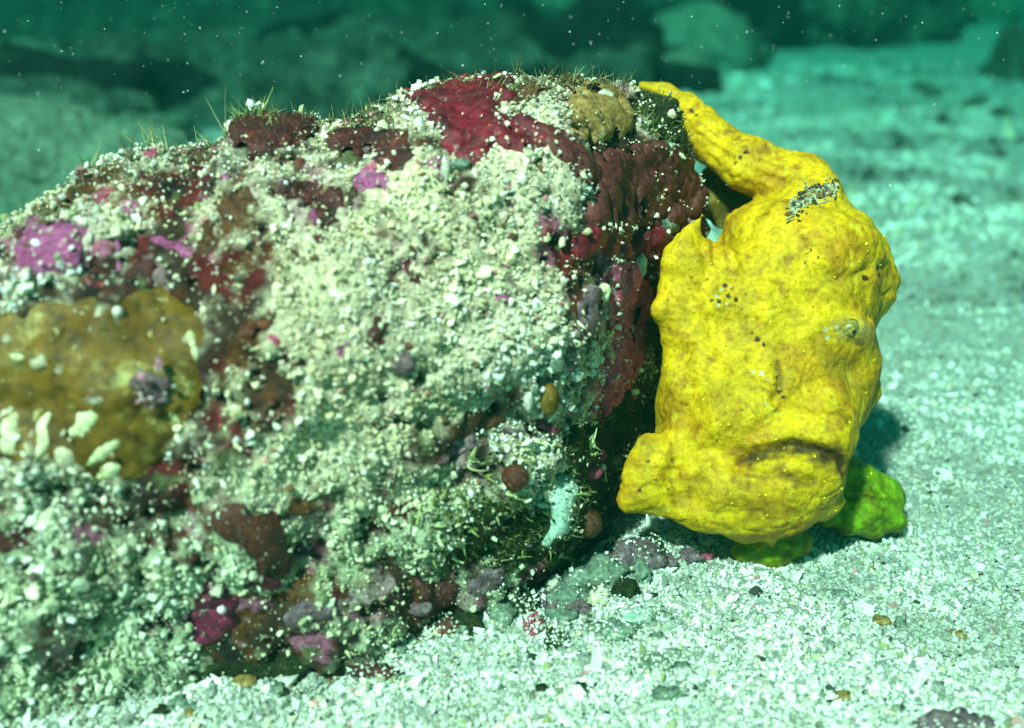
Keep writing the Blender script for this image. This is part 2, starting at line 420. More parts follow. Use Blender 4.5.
DR = drift_at(RVt, RPX, RPY) * (1 - PIT)
RVt = RVt - RN * (0.0040 * PIT)[:, None]
RVt = RVt + RN * (DR * (0.0012 + 0.0016 * np.abs(vnoise(RVt, 0.0055, 14)) + 0.0008 * vnoise(RVt, 0.003, 15)))[:, None]
RN = vnormals(RVt, RFc)
rc = np.tile(np.array([0.055, 0.028, 0.016]), (len(RVt), 1))
for (sc_, sd_, th_, cc) in [(0.030, 401, 0.05, (0.13, 0.013, 0.012)), (0.028, 402, 0.12, (0.14, 0.052, 0.012)), (0.024, 403, 0.22, (0.42, 0.13, 0.22)), (0.020, 404, 0.22, (0.016, 0.013, 0.010)), (0.022, 405, 0.28, (0.46, 0.30, 0.30)), (0.016, 406, 0.34, (0.30, 0.03, 0.04)), (0.02, 407, 0.30, (0.13, 0.15, 0.06))]:
    w = sstep(th_, th_ + 0.07, fbm(RVt, sc_, sd_, 4, 0.65))[:, None]
    rc = rc + (np.array(cc) - rc) * w
tn = fbm(RVt, 0.03, 555, 3)[:, None]
gr = np.array([0.60, 0.55, 0.38]) * (1 + 0.5 * tn)
gr = gr + (np.array([0.46, 0.52, 0.34]) * (1 + 0.4 * tn) - gr) * sstep(440, 560, RPY)[:, None]  # greenish shade low on the rock painted into the grit colour
rc = rc * 0.72
rc = rc + (np.array([0.035, 0.020, 0.012]) - rc) * (0.7 * PIT)[:, None]  # crevice shade painted in: rock colour darkened inside the pits
rc = rc + (gr - rc) * (0.92 * DR)[:, None]
obj('rock_body', mesh_np('rock_body', RVt, RFc, M['rock'], np.clip(rc, 0.004, 0.8)), rock)
ROCK_BVH = BVHTree.FromPolygons([Vector(v) for v in RVt], [tuple(q) for q in RFc])
def hit(bvh, px, py):
    d = Vector(ray(px, py)).normalized()
    r = bvh.ray_cast(Vector(CAM), d, 5)
    return (np.array(r[0]), np.array(r[1])) if r[0] is not None else (None, None)

def ell(cx, cy, rx, ry, ang=0, n=16, jit=0.12):
    a = math.radians(ang); out = []
    for k in range(n):
        th = 2 * math.pi * k / n; q = 1 + random.uniform(-jit, jit)
        x, y = rx * q * math.cos(th), ry * q * math.sin(th)
        out.append((cx + x * math.cos(a) - y * math.sin(a), cy + x * math.sin(a) + y * math.cos(a)))
    return out
def patch(src, poly, thick, warp, name, mat, parent, lump=0.0015, lscale=0.012, edge=9, label=None, seed=1, smooth=3, fine=0.0007, holes=True):
    V, Fc, Nr, px, py, fr = src
    poly = np.array(poly, float)
    lo, hi = poly.min(0) - 3 * warp - 4, poly.max(0) + 3 * warp + 4
    near = (px > lo[0]) & (px < hi[0]) & (py > lo[1]) & (py < hi[1]) & (fr > -0.15)
    ids = np.where(near)[0]
    if len(ids) < 8: return None
    q = np.stack([px[ids], py[ids]], 1)
    q[:, 0] += warp * 2.6 * fbm(V[ids], 0.014, 40 + seed, 3, 0.7); q[:, 1] += warp * 2.6 * fbm(V[ids], 0.014, 50 + seed, 3, 0.7)
    mm = np.full(len(V), -99.0); mm[ids] = -poly_sdf(q, poly)
    if holes: mm[ids] -= 9 * (fbm(V[ids], 0.009, 60 + seed, 2) > 0.44)     # small holes in the crust
    keep = (mm[Fc] > -1.5).all(1)
    if keep.sum() < 4: return None
    fc = Fc[keep]; used = np.unique(fc); remap = np.full(len(V), -1); remap[used] = np.arange(len(used))
    hgt = -0.0016 + (thick + 0.0016) * sstep(-1.5, edge, mm[used])
    v = V[used] + Nr[used] * (hgt + lump * fbm(V[used], lscale, 70 + seed, 2) * sstep(0, edge, mm[used]))[:, None]
    f2 = remap[fc]
    e = np.concatenate([f2[:, [0, 1]], f2[:, [1, 2]], f2[:, [2, 3]], f2[:, [3, 0]]])
    wsm = sstep(0, 5, mm[used])[:, None]
    for _ in range(smooth):
        acc = np.zeros_like(v); cnt = np.zeros(len(v))
        np.add.at(acc, e[:, 0], v[e[:, 1]]); np.add.at(acc, e[:, 1], v[e[:, 0]])
        np.add.at(cnt, e[:, 0], 1); np.add.at(cnt, e[:, 1], 1)
        v = v + 0.6 * wsm * (acc / cnt[:, None] - v)
    v = v + vnormals(v, f2) * (fine * fbm(v, 0.0045, 80 + seed, 2) * wsm[:, 0])[:, None]
    lab = np.arange(len(v))                       # loose pieces become parts of their own
    while True:
        m2 = lab.copy(); np.minimum.at(m2, e[:, 0], lab[e[:, 1]]); np.minimum.at(m2, e[:, 1], lab[e[:, 0]]); m2 = m2[m2]
        if (m2 == lab).all(): break
        lab = m2
    first = None
    CRUST.append((poly, thick))
    if 'pink' in name or 'grey' in name or 'mossy' in name: CRUST_PINK.add(poly.tobytes())
    ids_, cts = np.unique(lab[f2[:, 0]], return_counts=True)
    for w_ in np.argsort(-cts):
        if cts[w_] < 14: break
        fk = f2[lab[f2[:, 0]] == ids_[w_]]; uk = np.unique(fk); rk = np.full(len(v), -1); rk[uk] = np.arange(len(uk))
        o = obj(name, mesh_np(name, v[uk], rk[fk], mat), parent)
        if first is None:
            first = o
            if label: o['label'] = label
            vk, fk2 = v[uk], rk[fk]
    if first is None: return None
    n2 = vnormals(vk, fk2); a, b_, _ = project(vk)
    return first, (vk, fk2, n2, a, b_, np.ones(len(vk)))
CRUST = []; CRUST_PINK = set()
ROCK = (RVt, RFc, RN, RPX, RPY, RFRONT)

# --- red, pink, brown and tan crusts where they grow
SPEC = [
 ('red_sponge_crust', 'red', [(392,94),(430,84),(470,78),(516,74),(522,98),(500,112),(540,116),(566,132),(560,150),(520,158),(496,150),(476,168),(462,166),(440,140),(420,112)], .0035, 4, 'dark red smooth sponge crust along the top edge'),
 ('red_sponge_crust', 'redbrown', [(530,116),(560,132),(590,146),(620,150),(655,138),(700,150),(715,192),(700,216),(655,234),(612,238),(580,224),(584,190),(560,164),(536,146)], .0035, 4, 'reddish brown sponge crust under the tan coral'),
 ('red_sponge_crust', 'red', [(552,230),(600,222),(672,224),(668,262),(610,264),(560,266)], .0025, 4, 'deep red band of sponge'),
 ('maroon_crust', 'darkred', ell(684,180,20,34,10), .003, 4, None),
 ('pink_algae_crust', 'pinkred', [(598,258),(652,256),(656,300),(650,350),(632,392),(610,420),(582,416),(590,384),(606,344),(606,300)], .003, 4, 'pink and red crust running down the end of the rock'),
 ('pink_algae_crust', 'greypink', [(572,300),(600,262),(606,300),(590,360),(572,350)], .003, 4, None),
 ('tan_coral_patch', 'tan', ell(598,112,38,31,10), .005, 3, 'round tan coral patch with a pale rim'),
 ('mossy_corner', 'moss', [(636,86),(690,100),(696,150),(680,160),(660,140),(640,128)], .003, 4, 'dark mossy speckled corner'),
 ('pale_crust', 'greygreen', ell(652,196,13,26,10), .003, 3, None),
 ('pale_crust', 'paleteal', ell(670,150,9,12), .003, 2, None),
 ('pale_crust', 'greygreen', ell(668,222,16,12), .003, 3, None),
 ('brown_crust', 'brown', ell(530,96,26,14), .0025, 4, None),
 ('pink_algae_crust', 'pink', ell(50,248,40,32,-10), .0035, 6, 'magenta pink algae crust on the shoulder'),
 ('pink_algae_crust', 'pink', ell(132,215,18,12), .003, 5, None),
 ('pink_algae_crust', 'pink', ell(172,248,22,10,20), .003, 5, None),
 ('pink_algae_crust', 'pink', ell(118,250,8,20,10), .003, 4, None),
 ('pink_algae_crust', 'pink', ell(375,184,22,16,20), .003, 5, None),
 ('pink_algae_crust', 'pink', ell(440,168,14,14), .003, 4, None),
 ('pink_algae_crust', 'pink', ell(226,182,12,8), .003, 4, None),
 ('pink_algae_crust', 'pinkred', ell(370,170,14,14), .002, 4, None),
 ('maroon_crust', 'darkred', [(228,112),(270,106),(326,116),(320,140),(290,150),(250,160),(232,150)], .004, 5, 'maroon crusted knob on the ridge'),
 ('maroon_crust', 'darkred', ell(360,140,34,18), .003, 5, None),
 ('maroon_crust', 'darkred', ell(395,150,24,28), .003, 5, None),
 ('maroon_crust', 'darkred', ell(300,190,26,16), .003, 5, None),
 ('maroon_crust', 'darkred', ell(330,205,22,24), .003, 5, None),
 ('brown_crust', 'brown', ell(238,208,26,20,-20), .003, 5, None),
 ('brown_crust', 'brown', ell(208,238,14,20), .003, 4, None),
 ('maroon_crust', 'darkred', ell(148,272,26,16), .003, 5, None),
 ('maroon_crust', 'darkred', ell(196,152,14,8), .003, 4, None),
 ('maroon_crust', 'darkred', ell(80,180,16,12), .003, 4, None),
 ('rust_sponge', 'rust', ell(255,326,26,14,-20), .003, 5, None),
 ('rust_sponge', 'darkred', ell(376,332,10,20), .0025, 4, None),
 ('rust_sponge', 'rust', ell(411,346,12,9), .0025, 4, None),
 ('brown_crust', 'brown', [(444,424),(476,404),(505,408),(512,424),(480,438),(450,446)], .002, 4, 'smooth dark brown sponge in a hollow'),
 ('brown_crust', 'rust', ell(400,512,20,12), .003, 4, None),
 ('rust_sponge', 'rust', [(206,510),(240,494),(275,505),(292,530),(290,575),(262,590),(245,560),(215,540)], .004, 6, 'rusty red sponge low on the rock'),
 ('crimson_crust', 'crimson', [(174,628),(190,590),(210,578),(240,592),(242,620),(225,645),(196,652)], .004, 5, 'crimson crust low on the rock'),
 ('maroon_crust', 'crimson', ell(270,575,18,24), .003, 5, None),
 ('maroon_crust', 'darkred', ell(10,540,24,18), .003, 5, None),
 ('maroon_crust', 'darkred', ell(440,596,30,18,-20), .003, 5, None),
 ('grey_crust', 'greypink', ell(310,615,34,14,-5), .003, 5, None),
 ('grey_crust', 'greypink', ell(486,580,22,20), .003, 5, None),
 ('grey_crust', 'greypink', ell(455,455,40,7,-22), .004, 3, None),
 ('grey_crust', 'greypink', ell(520,432,26,7,15), .004, 3, None),
 ('pink_algae_crust', 'pinkred', ell(548,428,14,8,10), .003, 3, None),
 ('grey_crust', 'paleteal', ell(592,372,8,44,12), .002, 3, None),
 ('grey_crust', 'greypink', ell(570,356,9,20,10), .003, 3, None),
 ('pale_sponge', 'paleteal', [(556,478),(572,474),(580,488),(577,504),(568,514),(570,538),(556,538),(546,550),(533,548),(540,530),(549,520),(545,504)], .006, 1.5, 'pale green white branching sponge'),
 ('mossy_patch', 'moss', [(560,420),(600,410),(650,360),(660,420),(630,450),(616,500),(614,575),(580,600),(548,575),(560,530),(585,500),(560,460)], .002, 5, 'dark green mossy end of the rock'),
 ('mossy_patch', 'moss', ell(500,530,60,36,10), .001, 6, None),
 ('mossy_patch', 'moss', ell(290,680,110,22), .001, 6, None),
]
for i, (nm, mk, poly, th, wp, lb) in enumerate(SPEC):
    patch(ROCK, poly, th, wp, nm, M[mk], rock, label=lb, seed=i)
for k in range(28):
    px, py = (rng.uniform(40, 470), rng.uniform(125, 290)) if k < 18 else (rng.uniform(200, 620), rng.uniform(300, 660))
    nm, mk = [('maroon_crust', 'darkred'), ('brown_crust', 'brown'), ('pink_algae_crust', 'pinkred'), ('maroon_crust', 'darkred'), ('pink_algae_crust', 'pink')][k % 5]
    patch(ROCK, ell(px, py, rng.uniform(7, 18), rng.uniform(6, 13), rng.uniform(0, 180)), .001, 5, nm, M[mk], rock, seed=200 + k, edge=5)
# --- the big olive brown coral with pale lobes and a hole full of rubble
OL = [(-40,318),(0,312),(40,300),(80,288),(130,284),(180,290),(208,316),(214,350),(210,400),(188,424),(172,446),(150,480),(112,488),(84,478),(50,464),(0,458),(-40,460)]
oc, osrc = patch(ROCK, OL, 0.0028, 5, 'olive_brown_coral', M['olive'], rock, lump=0.003, lscale=0.03, edge=14, smooth=30, fine=0.0011, holes=False, label='smooth olive brown coral with pale lobes', seed=91)
for k, (x, y, rx, ry, an) in enumerate([(10,436,14,28,10),(41,440,10,30,15),(86,422,21,13,-50),(102,455,26,10,-35),(106,474,22,12,-20),(176,418,6,16,-35),(12,354,16,7,0),(192,346,7,18,-20)]):
    patch(osrc, ell(x, y, rx, ry, an, 12, 0.25), 0.0014, 2.4, 'pale_lobe', M['pale'], oc, lump=0.0004, edge=6, seed=100 + k, smooth=2, fine=0.0002, holes=False)
patch(osrc, ell(150, 385, 24, 20, 0), 0.0035, 3, 'rubble_plug', M['greypink'], oc, lump=0.004, lscale=0.006, edge=8, label='pinkish rubble in the middle of the coral', seed=120)

# --- granular crust of pale grit over everything else
tri = np.concatenate([RFc[:, [0, 1, 2]], RFc[:, [0, 2, 3]]])
a_, b_, c_ = RVt[tri[:, 0]], RVt[tri[:, 1]], RVt[tri[:, 2]]
area = 0.5 * np.linalg.norm(np.cross(b_ - a_, c_ - a_), axis=1)
fr = RFRONT[tri].mean(1); up = RN[tri][:, :, 2].mean(1); zc = (a_ + b_ + c_)[:, 2] / 3
wgt = area * np.where(fr > -0.25, 1.0, 0.35) * (zc > -0.01) * np.where((a_[:, 0] < -0.42), 0.3, 1)
n = 215000
k = rng.choice(len(tri), n, p=wgt / wgt.sum())
uu = rng.random((n, 2)); flip = uu.sum(1) > 1; uu[flip] = 1 - uu[flip]
P = a_[k] + uu[:, :1] * (b_[k] - a_[k]) + uu[:, 1:] * (c_[k] - a_[k])
Nk = RN[tri[k, 0]]
gpx, gpy, gd = project(P)
dens = np.full(n, 0.9)
q = np.stack([gpx, gpy], 1)
lift = np.zeros(n)
for (poly, th) in CRUST:
    lo, hi = poly.min(0), poly.max(0)
    mk = np.where((gpx > lo[0]) & (gpx < hi[0]) & (gpy > lo[1]) & (gpy < hi[1]))[0]
    if len(mk):
        s = poly_sdf(q[mk], poly); ins = s < -1.5; rim = (s < -1.5) & (s > -9)
        dens[mk[ins]] = 0.10 if poly.tobytes() in CRUST_PINK else 0.025; dens[mk[rim]] = np.maximum(dens[mk[rim]], 0.45); lift[mk[ins]] = np.maximum(lift[mk[ins]], th * sstep(0, -9, s[ins]))
pit = pits_at(P); dr = drift_at(P, gpx, gpy) * (1 - 0.9 * pit); dens = dens * (1 - 0.7 * pit)
keep = rng.random(n) < dens * (0.17 + 0.68 * dr) * (0.35 + 0.65 * sstep(-0.5, 0.1, vnoise(P, 0.006, 321)))
inolive = poly_sdf(q, np.array(OL)) < -6
plug = poly_sdf(q, np.array(ell(150, 385, 20, 16))) < 0
keep &= ~(inolive & ~plug & (rng.random(n) < 0.80))
keep |= plug & (rng.random(n) < 0.6)
P, Nk, gpx, gpy, gd, lift, dr, plug = [x[keep] for x in (P, Nk, gpx, gpy, gd, lift, dr, plug)]
lift[plug] += 0.004
n = len(P)
r = np.clip(np.exp(rng.normal(math.log(0.00054), 0.52, n)), 0.00028, 0.0022) * (0.68 + 0.32 * dr) * (1 + 0.35 * sstep(300, 50, gpx))
P = P + Nk * (lift + r * rng.uniform(-0.1, 0.9, n) + 0.0016 * dr * rng.random(n))[:, None]
GRIT = [(36, (0.80, 0.75, 0.54)), (18, (0.70, 0.65, 0.42)), (22, (0.84, 0.81, 0.68)), (8, (0.40, 0.38, 0.22)), (4, (0.16, 0.09, 0.04)), (2.5, (0.42, 0.16, 0.18)), (3, (0.38, 0.46, 0.22))]
GRITL = [(30, (0.60, 0.60, 0.42)), (20, (0.46, 0.48, 0.30)), (14, (0.72, 0.72, 0.56)), (10, (0.20, 0.24, 0.13)), (6, (0.10, 0.06, 0.05))]  # palette for low grit, with greenish shade painted into its colours
ca, cb = pick_cols(n, GRIT, 0.2), pick_cols(n, GRITL, 0.2)
lw = np.clip(sstep(440, 560, gpy), 0, 1)
col = np.where((rng.random(n) < lw)[:, None], cb, ca)
tone = fbm(P, 0.035, 555, 3); hue = fbm(P, 0.05, 556, 2)
col = col * np.clip(1.0 + 0.55 * tone, 0.45, 1.3)[:, None] * (1 + hue[:, None] * np.array([[0.16, 0.06, -0.16]]))
pc = pick_cols(n, [(3, (0.45, 0.20, 0.26)), (2, (0.65, 0.60, 0.58)), (2, (0.10, 0.05, 0.05)), (1, (0.3, 0.08, 0.2))], 0.2)
col = np.clip(np.where(plug[:, None], pc, col), 0.004, 0.84)
big = r > 0.0012
obj('coarse_grit', grain_mesh('coarse_grit', P[big], r[big], col[big], M['grain'], aniso=0.35, jit=0.2), rock, kind='stuff')
obj('fine_grit', grain_mesh('fine_grit', P[~big], r[~big] * 1.15, col[~big], M['grain'], 'oct', aniso=0.30, jit=0.25), rock, kind='stuff')
print('GRIT', big.sum(), (~big).sum(), 'ROCK', len(RFc))

# --- algae: fine moss as stuff, tufts and sprigs as parts
def blades(P, N, L, width, col, bend=0.5, seg=3):
    n = len(P)
    d = N + 0.55 * rng.normal(size=(n, 3)); d /= np.linalg.norm(d, axis=1, keepdims=True)
    side = np.cross(d, rng.normal(size=(n, 3))); side /= np.linalg.norm(side, axis=1, keepdims=True)
    bd = np.cross(d, side) * bend * rng.uniform(-1, 1, (n, 1)) + np.array([0, 0, 0.15])
    rows = []
    for s in range(seg + 1):
        tt = s / seg
        c = P + d * (L * tt)[:, None] + bd * (L * tt * tt)[:, None]
        w = (width * (1 - 0.8 * tt))[:, None]
        for a in range(3):
            ang = 2 * math.pi * a / 3
            rows.append(c + w * (side * math.cos(ang) + np.cross(d, side) * math.sin(ang)))
    V = np.stack(rows, 1)
    fs = []
    for s in range(seg):
        for a in range(3):
            b2 = (a + 1) % 3
            fs.append((s*3+a, s*3+b2, (s+1)*3+b2, (s+1)*3+a))
    fs = np.array(fs)
    Fx = (fs[None] + (np.arange(n) * 3 * (seg + 1))[:, None, None]).reshape(-1, 4)
    return V.reshape(-1, 3), Fx, np.repeat(col, 3 * (seg + 1), 0)
MOSSC = [(8, (0.03, 0.055, 0.012)), (8, (0.09, 0.14, 0.025)), (7, (0.22, 0.28, 0.06)), (5, (0.40, 0.44, 0.16)), (4, (0.02, 0.025, 0.012))]
def moss(polys, n, L0, L1, w, cols=MOSSC, seed=0):
    ps, ns = [], []
    tries = 0
    while len(ps) < n and tries < n * 6:
        tries += 1
        poly = polys[tries % len(polys)]
        lo, hi = np.min(poly, 0), np.max(poly, 0)
        x, y = rng.uniform(lo[0], hi[0]), rng.uniform(lo[1], hi[1])
        if poly_sdf(np.array([[x, y]]), poly)[0] > 0: continue
        p, nn = hit(ROCK_BVH, x, y)
        if p is None: continue
        ps.append(p); ns.append(nn)
    ps, ns = np.array(ps), np.array(ns); m = len(ps)
    return blades(ps, ns, rng.uniform(L0, L1, m), rng.uniform(w * 0.6, w * 1.3, m), pick_cols(m, cols, 0.2))
v, fx, c = moss([np.array(SPEC[-3][2]), np.array(SPEC[7][2]), np.array(ell(500, 530, 70, 44, 10)), np.array([(640,300),(662,300),(664,430),(640,430)])], 4200, 0.002, 0.0055, 0.00034)
obj('moss', mesh_np('moss', v, fx, M['algae'], c), rock, kind='stuff')
v, fx, c = moss([np.array([(0,205),(240,120),(240,150),(0,250)]), np.array([(230,100),(400,90),(400,125),(235,130)]), np.array([(395,78),(640,66),(690,96),(560,92),(420,100)])], 900, 0.003, 0.010, 0.00028,
             [(6, (0.25, 0.30, 0.10)), (5, (0.10, 0.12, 0.04)), (3, (0.45, 0.48, 0.22)), (2, (0.05, 0.03, 0.02))])
obj('ridge_fuzz', mesh_np('ridge_fuzz', v, fx, M['algae'], c), rock, kind='stuff')
def ridge_point(px, py):
    for dy in range(0, 60, 2):
        p, nn = hit(ROCK_BVH, px, py + dy)
        if p is not None: return p, nn
    return None, None
for (px, py, L, nb, colr) in [(128,150,.014,5,(0.08,0.09,0.03)),(150,150,.016,7,(0.42,0.48,0.18)),(166,150,.012,6,(0.40,0.45,0.18)),(226,132,.030,2,(0.20,0.24,0.12)),(247,112,.014,9,(0.30,0.38,0.12)),(262,112,.012,9,(0.36,0.44,0.14)),
                              (344,118,.014,2,(0.08,0.09,0.06)),(460,84,.011,3,(0.05,0.06,0.03)),(90,165,.010,6,(0.35,0.4,0.16)),(520,78,.010,5,(0.1,0.1,0.05)),(556,76,.011,6,(0.08,0.09,0.04)),(620,84,.008,6,(0.12,0.1,0.06)),(205,146,.011,6,(0.38,0.43,0.18))]:
    p, nn = ridge_point(px, py - 20)
    if p is None: continue
    pp = p + rng.normal(size=(nb, 3)) * 0.0015
    v, fx, c = blades(pp, np.repeat([[0.0, -0.1, 0.9]], nb, 0), rng.uniform(0.6, 1.1, nb) * L, np.full(nb, 0.0005), pick_cols(nb, [(1, colr)], 0.2), 0.5, 4)
    obj('algae_tuft', mesh_np('algae_tuft', v, fx, M['algae'], c), rock)
# stubby yellow green sprigs on the low right of the rock
for k in range(44):
    px, py = rng.uniform(420, 610), rng.uniform(440, 560)
    p, nn = hit(ROCK_BVH, px, py)
    if p is None: continue
    nb = int(rng.integers(2, 5))
    v, fx, c = blades(p + rng.normal(size=(nb, 3)) * 0.002, np.repeat([nn], nb, 0) + rng.normal(size=(nb, 3)) * 0.5, rng.uniform(0.004, 0.010, nb), rng.uniform(0.0008, 0.0015, nb),
                      pick_cols(nb, [(3, (0.30, 0.34, 0.10)), (2, (0.46, 0.50, 0.24)), (2, (0.14, 0.20, 0.06))], 0.2), 0.9, 5)
    obj('algae_sprig', mesh_np('algae_sprig', v, fx, M['algae'], c), rock)

# --- rounded growths
def blob(center, radii, seed, amp=0.18, scale=0.6, sub=3, rot=None, flat=None):
    import bmesh
    bm = bmesh.new(); bmesh.ops.create_icosphere(bm, subdivisions=sub, radius=1.0)
    V = np.array([v.co[:] for v in bm.verts]); F = np.array([[v.index for v in f.verts] for f in bm.faces]); bm.free()
    V = V * (1 + amp * fbm(V + seed * 3.7, scale, seed, 3))[:, None]
    if flat is not None: V[:, 2] = np.where(V[:, 2] < flat, flat + 0.3 * (V[:, 2] - flat), V[:, 2])
    V = V * np.array(radii)
    if rot is not None: V = V @ np.array(rot).T
    return V + np.array(center), F
def rotz(a, tilt=0.0):
    a = math.radians(a); c, s = math.cos(a), math.sin(a); t = math.radians(tilt); ct, st = math.cos(t), math.sin(t)
    return np.array([[c, -s, 0], [s, c, 0], [0, 0, 1]]) @ np.array([[ct, 0, st], [0, 1, 0], [-st, 0, ct]])
def growth(name, px, py, rpx, mat, label=None, sq=(1, 1, 1), amp=0.1, sink=0.3, seed=1):
    p, nn = hit(ROCK_BVH, px, py)
    if p is None: return
    R = rpx * project(p[None])[2][0] / FPX
    v, f = blob(p + nn * R * (1 - sink) * 0.6, np.array(sq) * R, seed, amp, 0.5)
    o = obj(name, mesh_np(name, v, f, mat), rock)
    if label: o['label'] = label
growth('tunicate', 583, 527, 16, M['brown'], 'brown rounded tunicate', amp=0.12, seed=3)
growth('tunicate', 513, 476, 14, M['rust'], 'orange brown rounded tunicate', amp=0.1, seed=4)
growth('tunicate', 546, 398, 13, M['olive'], 'dark olive bean shaped growth', sq=(0.8, 0.8, 1.3), amp=0.1, seed=5)
for k, (px, py, r_, mk, sq) in enumerate([(530,398,9,'shell',(0.6,0.6,1.5)),(446,172,9,'shell',(0.6,0.7,1.6)),(462,166,8,'greygreen',(1.3,0.7,0.8)),(552,366,10,'greygreen',(1,.7,1)),(602,292,8,'pale',(0.8,.6,1.2)),(640,268,8,'paleteal',(0.8,.6,1.6)),
     (405,358,12,'greypink',(1,.7,1)),(205,606,9,'shell',(1.4,.7,.8)),(118,313,6,'shell',(1,1,1)),(40,388,5,'shell',(1,1,1)),(418,130,8,'shell',(.8,.7,1.4)),(604,100,8,'shell',(1.2,.5,1)),(588,124,6,'shell',(1.2,.5,1)),
     (420,606,10,'greypink',(1.3,.8,.8)),(610,512,7,'moss',(1,1,1)),(590,470,9,'pinkred',(1.2,.7,.8)),(598,455,6,'crimson',(1,.7,1))]):
    growth('shell_growth' if mk == 'shell' else 'lumpy_growth', px, py, r_, M[mk], sq=sq, amp=0.35, seed=20 + k)

# ------------------------------------------------------------------ the frogfish
D0 = 0.655
PR = []
def E(px, py, d, rx, ry, rz, ang=0, k=0.012):
    PR.append(('e', at_depth(px, py, d), np.array([rx, ry, rz]) * d / FPX, math.radians(ang), k))
def K(a, b, k=0.008):
    A = at_depth(a[0], a[1], a[2]); B = at_depth(b[0], b[1], b[2])
    PR.append(('c', A, B, a[3] * a[2] / FPX, b[3] * b[2] / FPX, k))
E(770, 335, .660, 100, 122, 98, 0)
E(806, 262, .660, 82, 68, 84, 20)
E(752, 412, .648, 88, 88, 92, 0)
E(752, 478, .640, 92, 60, 80, 4)
E(708, 470, .640, 50, 46, 60, 0)
E(835, 360, .655, 42, 78, 60, -6)
E(815, 430, .630, 38, 56, 70, 20)
E(702, 385, .632, 38, 84, 42, 0, .016)
E(705, 300, .640, 42, 60, 40, 0, .016)
E(880, 288, .660, 20, 26, 28, 20, .016)
E(872, 250, .662, 15, 20, 22, 0, .010)
E(866, 392, .645, 13, 12, 15, 0, .008)
E(850, 333, .618, 19, 17, 14, 0, .012)      # eye socket mound
K((770, 478, .596, 5), (828, 476, .604, 6), .018)       # lower lip
K((800, 184, .668, 35), (750, 164, .674, 24), .010)     # arched fin over the rock
E(812, 202, .664, 30, 26, 44, 0, .012)
E(738, 262, .664, 40, 44, 50, 0)
PR.append(('s', at_depth(716, 206, .630), np.array([20, 44, 110]) * .63 / FPX, math.radians(-22), .008))   # open gap under the arch
PR.append(('s', at_depth(740, 196, .625), np.array([13, 11, 60]) * .63 / FPX, math.radians(0), .006))
K((750, 164, .674, 28), (709, 138, .690, 26), .006)
K((709, 138, .690, 26), (688, 108, .704, 20), .006)
K((688, 107, .704, 17), (668, 94, .708, 12), .005)
K((668, 94, .708, 12), (642, 87, .708, 7), .005)
E(728, 196, .712, 34, 40, 7, -35, .005)                 # fin membrane behind the gap
E(690, 286, .624, 34, 46, 20, 10, .016)                 # pectoral fin against the rock
K((676, 262, .620, 14), (703, 213, .616, 3.2), .010)
E(660, 310, .620, 9, 9, 14, 0, .006)
E(646, 480, .618, 27, 36, 18, 12, .008)                 # lower left foot
K((629, 503, .618, 11), (700, 505, .622, 22), .012)
K((644, 440, .618, 8), (690, 466, .624, 22), .012)
K((764, 515, .655, 26), (770, 538, .657, 22), .008)     # feet on the sand
K((770, 538, .657, 24), (742, 549, .650, 11), .006)
K((770, 540, .657, 20), (772, 556, .648, 9), .006)
K((774, 536, .657, 24), (800, 542, .654, 11), .006)
K((830, 470, .668, 30), (854, 496, .676, 26), .010)
E(860, 504, .676, 38, 24, 16, -18, .008)
K((856, 502, .676, 22), (895, 521, .678, 8), .008)
K((856, 502, .674, 22), (872, 526, .670, 8), .006)
K((856, 502, .674, 22), (846, 528, .666, 8), .006)
K((850, 500, .674, 22), (824, 520, .664, 10), .006)
K((856, 488, .676, 18), (892, 499, .684, 8), .006)
allp = np.array([p[1] for p in PR] + [p[2] for p in PR if p[0] == 'c'])
lo = allp.min(0) - 0.085; hi = allp.max(0) + 0.085; lo[2] = max(lo[2], -0.02)
h = 0.0024
dims = np.ceil((hi - lo) / h).astype(int)
G = np.stack(np.meshgrid(*[lo[a] + h * np.arange(dims[a]) for a in range(3)], indexing='ij'), -1).reshape(-1, 3)
f = None
BAS = np.stack([RV, UV, FV])
for p in PR:
    if p[0] in 'es':
        q = (G - p[1]) @ BAS.T; ca, sa = math.cos(p[3]), math.sin(p[3])
        q = np.stack([q[:, 0] * ca - q[:, 1] * sa, q[:, 0] * sa + q[:, 1] * ca, q[:, 2]], 1)
        k0 = np.linalg.norm(q / p[2], axis=1); k1 = np.linalg.norm(q / p[2] ** 2, axis=1)
        s = k0 * (k0 - 1) / np.maximum(k1, 1e-9)
    else:
        e = p[2] - p[1]; w = G - p[1]; t = np.clip(w @ e / (e @ e), 0, 1)
        s = np.linalg.norm(w - t[:, None] * e, axis=1) - (p[3] + t * (p[4] - p[3]))
    if f is None: f = s
    elif p[0] == 's':
        k = p[-1]; hh = np.clip(0.5 - 0.5 * (f + s) / k, 0, 1)
        f = f * (1 - hh) - s * hh + k * hh * (1 - hh)
    else:
        k = p[-1]; hh = np.clip(0.5 + 0.5 * (f - s) / k, 0, 1)
        f = f * (1 - hh) + s * hh - k * hh * (1 - hh)
FVt, FFc = surface_net(f.reshape(dims), lo, h)
FVt, FFc = subdivided(FVt, FFc, 1)
FN = vnormals(FVt, FFc)
fx_, fy_, fd_ = project(FVt)
front = sstep(0.0, 0.35, ((CAM - FVt) * FN).sum(1) / np.linalg.norm(CAM - FVt, axis=1))
q2 = np.stack([fx_, fy_], 1)
disp = 0.0060 * fbm(FVt, 0.038, 201, 2) + 0.0019 * fbm(FVt, 0.014, 202, 3) - 0.0008 * sstep(0.12, 0.0, np.abs(fbm(FVt, 0.022, 207, 2))) + 0.0007 * fbm(FVt, 0.0055, 204, 2)
